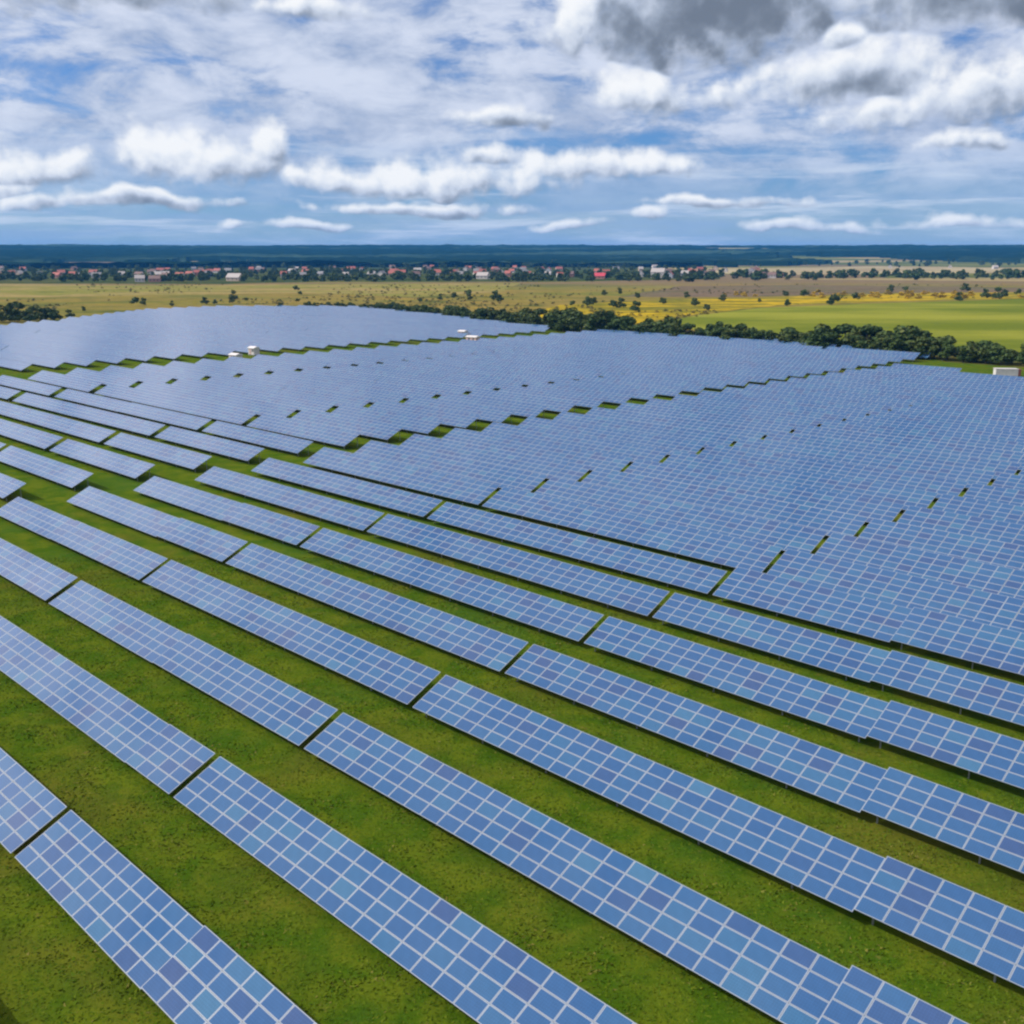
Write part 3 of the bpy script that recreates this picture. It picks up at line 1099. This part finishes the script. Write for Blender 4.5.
SIZES = [(10, 8, 4), (12, 9, 5), (9, 9, 6), (14, 9, 4.5)]
ROOFN = ["grey", "red", "brown", "pale", "bright red"]
WALLN = ["white", "cream", "brick", "grey"]
hand = [(20, 277, 1, 3), (40, 276, 1, 0), (57, 278, 2, 1), (77, 277, 3, 0), (97, 278, 0, 0), (122, 278, 3, 3), (140, 282, 0, 3), (155, 282, 2, 2), (166, 279, 2, 2), (180, 278, 0, 1), (190, 277, 0, 1),
        (197, 276, 2, 1), (160, 277, 0, 3), (208, 277, 0, 0), (303, 277, 0, 0), (321, 276, 3, 0), (346, 277, 0, 3), (372, 277, 0, 3), (382, 276, 0, 0), (393, 276, 1, 1), (402, 275, 0, 1), (416, 277, 0, 2),
        (453, 276, 2, 1), (460, 277, 1, 0), (508, 277, 2, 1), (527, 277, 0, 1), (533, 278, 0, 3), (548, 276, 0, 3), (560, 277, 0, 1), (570, 277, 2, 2), (640, 277, 0, 3), (677, 277, 0, 0), (685, 276, 3, 3),
        (805, 277, 0, 3), (762, 278, 2, 2), (772, 278, 0, 2), (780, 278, 2, 1), (594, 266, 0, 0), (608, 267, 0, 3), (549, 266, 0, 3), (700, 271, 2, 1), (725, 272, 0, 0), (890, 268, 0, 3), (950, 268, 0, 0), (995, 269, 0, 3)]


def hlabel(wi, ri, px_):
    side = "at the left" if px_ < 260 else ("in the middle" if px_ < 600 else "at the right")
    return f"small {WALLN[wi]} house with {ROOFN[ri]} roof among trees {side} of the village"


def spot_house(px_, py_, wi, ri, lab=None, size=None):
    x, y = ground_at(px_, py_)
    L, W, H = size or random.choice(SIZES)
    return house(x, y, L, W, H, random.choice((0, 0.3, -0.35, 1.2, 0.1)), wi, ri, lab or hlabel(wi, ri, px_))


for (px_, py_, wi, ri) in hand:
    spot_house(px_, py_, wi, ri)
spot_house(235, 281, 1, 3, "long cream barn with pale roof at the village edge above the meadow", (20, 12, 5))
spot_house(600, 279, 2, 4, "house with bright red roof in the middle of the village front", (16, 10, 4.5))
spot_house(658, 278, 0, 3, "big white building, brightest in the village, right of the red roof", (20, 13, 9))
spot_house(483, 279, 0, 3, "wide white house with pale roof at the village front", (17, 11, 5))
for i in range(110):
    px_ = random.uniform(-40, 760)
    py_ = random.choice([random.uniform(270, 279), random.uniform(265, 275)])
    if 700 < px_ and py_ < 270:
        continue
    spot_house(px_, py_, random.choice((0, 0, 1, 2, 3)), random.choice((0, 1, 1, 1, 2, 2, 3)))

# village and field trees
far_stuff = []
for i in range(1500):
    u = random.random()
    if u < 0.70:
        px_, py_ = random.uniform(-60, 715), 264.5 + 17.5 * random.random() ** 0.8
        lab, gp = "dark green tree standing between the village houses", "village trees"
    elif u < 0.86:
        px_, py_ = random.uniform(690, 1080), random.choice([random.gauss(278.5, 1.0), random.gauss(265, 1.0), random.gauss(277.5, .8)])
        lab, gp = "dark tree in the shelter belt right of the village", "shelter belt trees"
    else:
        px_, py_ = random.uniform(215, 300) if random.random() < .4 else random.uniform(380, 640), random.uniform(263.5, 268)
        lab, gp = "tall dark tree in the wood behind the village", "wood behind the village"
    x, y = ground_at(px_, py_)
    s = random.uniform(0.6, 1.25) * (1.25 if gp != "village trees" else 1.0)
    cr, rz = random.choice(FARTREES), random.uniform(0, 6.28)
    sc = (s * random.uniform(0.8, 1.25), s * random.uniform(0.8, 1.25), s)
    far_stuff.append((y, cr, (x, y, hill_z(x, y)), rz, sc, lab, gp))
far_stuff.sort(key=lambda t: t[0])
for (_, cr, loc, rz, sc, lab, gp) in far_stuff[:70]:
    tag(link("tree", cr, None, loc, (0, 0, rz), sc), lab, "tree", gp)
V, Fc, lr = [], [], []
base = {me.name: (np.array([v.co[:] for v in me.vertices]), np.array([p.vertices[:] for p in me.polygons]), np.array([d.value for d in me.attributes['leafrand'].data])) for me in FARTREES}
off = 0
for (_, cr, loc, rz, sc, lab, gp) in far_stuff[70:]:
    v, f, l = base[cr.name]
    w = v * np.array(sc)
    w = np.stack([w[:, 0] * math.cos(rz) - w[:, 1] * math.sin(rz), w[:, 0] * math.sin(rz) + w[:, 1] * math.cos(rz), w[:, 2]], 1) + np.array(loc)
    V.append(w)
    Fc.append(f + off)
    lr.append((l + random.random() * 1.6) % 2.2)
    off += len(v)
me = bpy.data.meshes.new("village_trees")
me.from_pydata(np.concatenate(V).tolist(), [], np.concatenate(Fc).tolist())
me.materials.append(M_LEAF)
at = me.attributes.new('leafrand', 'FLOAT', 'FACE')
at.data.foreach_set('value', np.concatenate(lr).astype(np.float32))
tag(link("village_trees", me), "dark green trees massed through and behind the village houses", "trees", None, 'stuff')

# dark wood behind the village, left of centre, and the forest on the hills: masses nobody could count
def forest():
    nseg, V, Fc = 420, [], []
    radii = [2900 + 90 * i for i in range(60)]
    for ri, r in enumerate(radii):
        for k in range(nseg + 1):
            a = R(-34 + 68 * k / nseg)
            x, y = r * math.sin(a), r * math.cos(a)
            patch = mnoise.fractal((x * 0.0012, y * 0.0007, 5.1), 1.0, 2.0, 4)
            far = max(0.0, min(1.0, (r - 3600) / 1500))
            h = 13 * (1 if patch + far * 0.55 + (0.40 if x < 0.16 * y else 0.0) > 0.10 else 0)
            jit = mnoise.noise((x * 0.03, y * 0.012, 0.0)) * 5.0 + mnoise.noise((x * 0.004, y * 0.003, 1.0)) * 5 + mnoise.noise((x * 0.011, y * 0.005, 7.0)) * 4
            V.append((x, y, hill_z(x, y) + (h + jit if h else -6)))
    for ri in range(len(radii) - 1):
        for k in range(nseg):
            a, b_ = ri * (nseg + 1) + k, ri * (nseg + 1) + k + 1
            c, d = a + nseg + 2, a + nseg + 1
            Fc.append((a, b_, c, d))
    me = bpy.data.meshes.new("forest")
    me.from_pydata(V, [], Fc)
    m, T, b = material("forest_canopy")
    pos = T.n('ShaderNodeNewGeometry').outputs['Position']
    n = T.noise(T.vm('MULTIPLY', pos, (0.6, 1, 1)), 0.02, 5, 0.65)
    n2 = T.noise(T.vm('MULTIPLY', pos, (0.35, 1, 0)), 0.0016, 6, 0.65, 0.4)
    fcol = T.ramp(n, [(0.3, (0.003, 0.009, 0.006)), (0.7, (0.012, 0.028, 0.010))])
    fcol = T.mix(T.m('MULTIPLY', T.step(n2, 0.52, 0.62), 0.8), fcol, (0.050, 0.085, 0.050))
    T.put(b.inputs['Base Color'], fcol)
    b.inputs['Roughness'].default_value = 0.95
    b.inputs['Specular IOR Level'].default_value = 0.0
    me.materials.append(m)
    o = link("forest", me)
    tag(o, "dark blue-green forest covering the low hills on the horizon", "forest", None, 'stuff')


forest()

# ------------------------------------------------------------------ transformer kiosks and the white container
M_WHITE = plain("white_paint", (0.62, 0.59, 0.57), 0.6, 0.0, 0.25, 0.8)
M_PINK = plain("pink_render", (0.55, 0.38, 0.34), 0.8)
M_DARK = plain("dark_louvre", (0.10, 0.10, 0.11), 0.6)
M_RUST = plain("rust_red_paint", (0.22, 0.07, 0.05), 0.6)


def kiosk(px_, py_, L, W, H, wall, label):
    x, y = ground_at(px_, py_)
    o = empty("transformer_kiosk", (x, y, 0), AZ + R(8))
    tag(o, label, "kiosk", "transformer kiosks beside the far track")
    mb = MB()
    mb.box(-L / 2, L / 2, -W / 2, W / 2, 0.25, H)
    link("wall", mb.mesh("wall", [wall]), o)
    mb = MB()
    mb.box(-L / 2 - 0.1, L / 2 + 0.1, -W / 2 - 0.1, W / 2 + 0.1, -0.3, 0.247)
    link("plinth", mb.mesh("plinth", [M_STEEL]), o)
    mb = MB()
    e = 0.25
    a = [(-L / 2 - e, -W / 2 - e), (L / 2 + e, -W / 2 - e), (L / 2 + e, W / 2 + e), (-L / 2 - e, W / 2 + e)]
    zt = H + 0.7
    lo = [(p[0], p[1], H + 0.003) for p in a]
    hi = [(p[0], p[1], H + 0.15) for p in a]
    r0, r1 = (-L / 2 - e, 0, zt), (L / 2 + e, 0, zt)
    for i in range(4):
        j = (i + 1) % 4
        mb.face([lo[i], lo[j], hi[j], hi[i]])
    mb.face(lo[::-1])
    mb.face([hi[0], hi[1], r1, r0])
    mb.face([hi[2], hi[3], r0, r1])
    mb.face([hi[1], hi[2], r1])
    mb.face([hi[3], hi[0], r0])
    link("roof", mb.mesh("roof", [M_WHITE]), o)
    mb = MB()
    mb.box(-L * 0.28, -L * 0.28 + 0.95, -W / 2 - 0.05, -W / 2 - 0.003, 0.3, 2.3)
    d = link("door", mb.mesh("door", [M_DARK if wall is M_PINK else M_PINK]), o)
    mb = MB()
    mb.box(-L * 0.28 + 0.8, -L * 0.28 + 0.86, -W / 2 - 0.11, -W / 2 - 0.053, 1.2, 1.4)
    link("handle", mb.mesh("handle", [M_STEEL]), d)
    mb = MB()
    for i in range(5):
        mb.box(L * 0.15, L * 0.15 + 0.9, -W / 2 - 0.06, -W / 2 - 0.003, 1.3 + i * 0.2, 1.42 + i * 0.2)
    link("louvre", mb.mesh("louvre", [M_DARK]), o)
    return o


kiosk(236, 362, 3.8, 2.8, 2.4, M_WHITE, "white transformer kiosk with dark shadow side, nearer of the left pair on the far track")
kiosk(254, 355, 3.2, 2.6, 2.5, M_WHITE, "small white kiosk behind the left pair's nearer kiosk, far side of track")
kiosk(463, 337, 3.6, 2.8, 2.4, M_WHITE, "white roofed kiosk on the far side of the track, right pair")
kiosk(473, 343, 5.4, 2.8, 2.4, M_PINK, "pinkish walled transformer kiosk under white roof, nearer of the right pair")


def container():
    x, y = ground_at(1006, 376)
    o = empty("container", (x, y, 0), R(-8))
    tag(o, "long white container cabin with dark red end at the field's right edge", "container")
    L, W, H = 6.9, 2.5, 2.15
    mb = MB()
    mb.box(-L / 2, L / 2 - 0.4, -W / 2, W / 2, 0.2, H)
    for i in range(24):                         # ribs of the corrugated side
        xx = -L / 2 + 0.15 + i * 0.29
        mb.box(xx, xx + 0.12, -W / 2 - 0.04, -W / 2 - 0.002, 0.3, H - 0.1)
    link("body", mb.mesh("body", [M_WHITE]), o)
    mb = MB()
    mb.box(L / 2 - 0.397, L / 2 + 0.4, -W / 2 - 0.05, W / 2 + 0.05, 0.2, H + 0.05)
    link("end_frame", mb.mesh("end_frame", [M_RUST]), o)
    mb = MB()
    mb.box(-L / 2 - 0.15, L / 2 - 0.4, -W / 2 - 0.15, W / 2 + 0.15, H + 0.003, H + 0.16)
    link("roof", mb.mesh("roof", [M_WHITE]), o)
    mb = MB()
    for sx in (-L / 2 + 0.5, 0, L / 2 - 0.7):
        mb.box(sx - 0.15, sx + 0.15, -W / 2, W / 2, -0.3, 0.198)
    link("skid", mb.mesh("skid", [M_STEEL]), o)


container()

# ------------------------------------------------------------------ haze: one even body of pale air over the whole plain
mb = MB()
mb.box(-10500, 10500, -10500, 10500, -40, 125)
m = bpy.data.materials.new("haze")
m.use_nodes = True
T = NT(m.node_tree)
pv = T.n('ShaderNodeVolumePrincipled')
pv.inputs['Color'].default_value = (0.07, 0.41, 1.0, 1)
pv.inputs['Density'].default_value = 0.00006
pv.inputs['Anisotropy'].default_value = 0.0
o = T.n('ShaderNodeOutputMaterial')
T.t.links.new(pv.outputs[0], o.inputs['Volume'])
hz = link("haze", mb.mesh("haze", [m]))
tag(hz, kind='stuff')
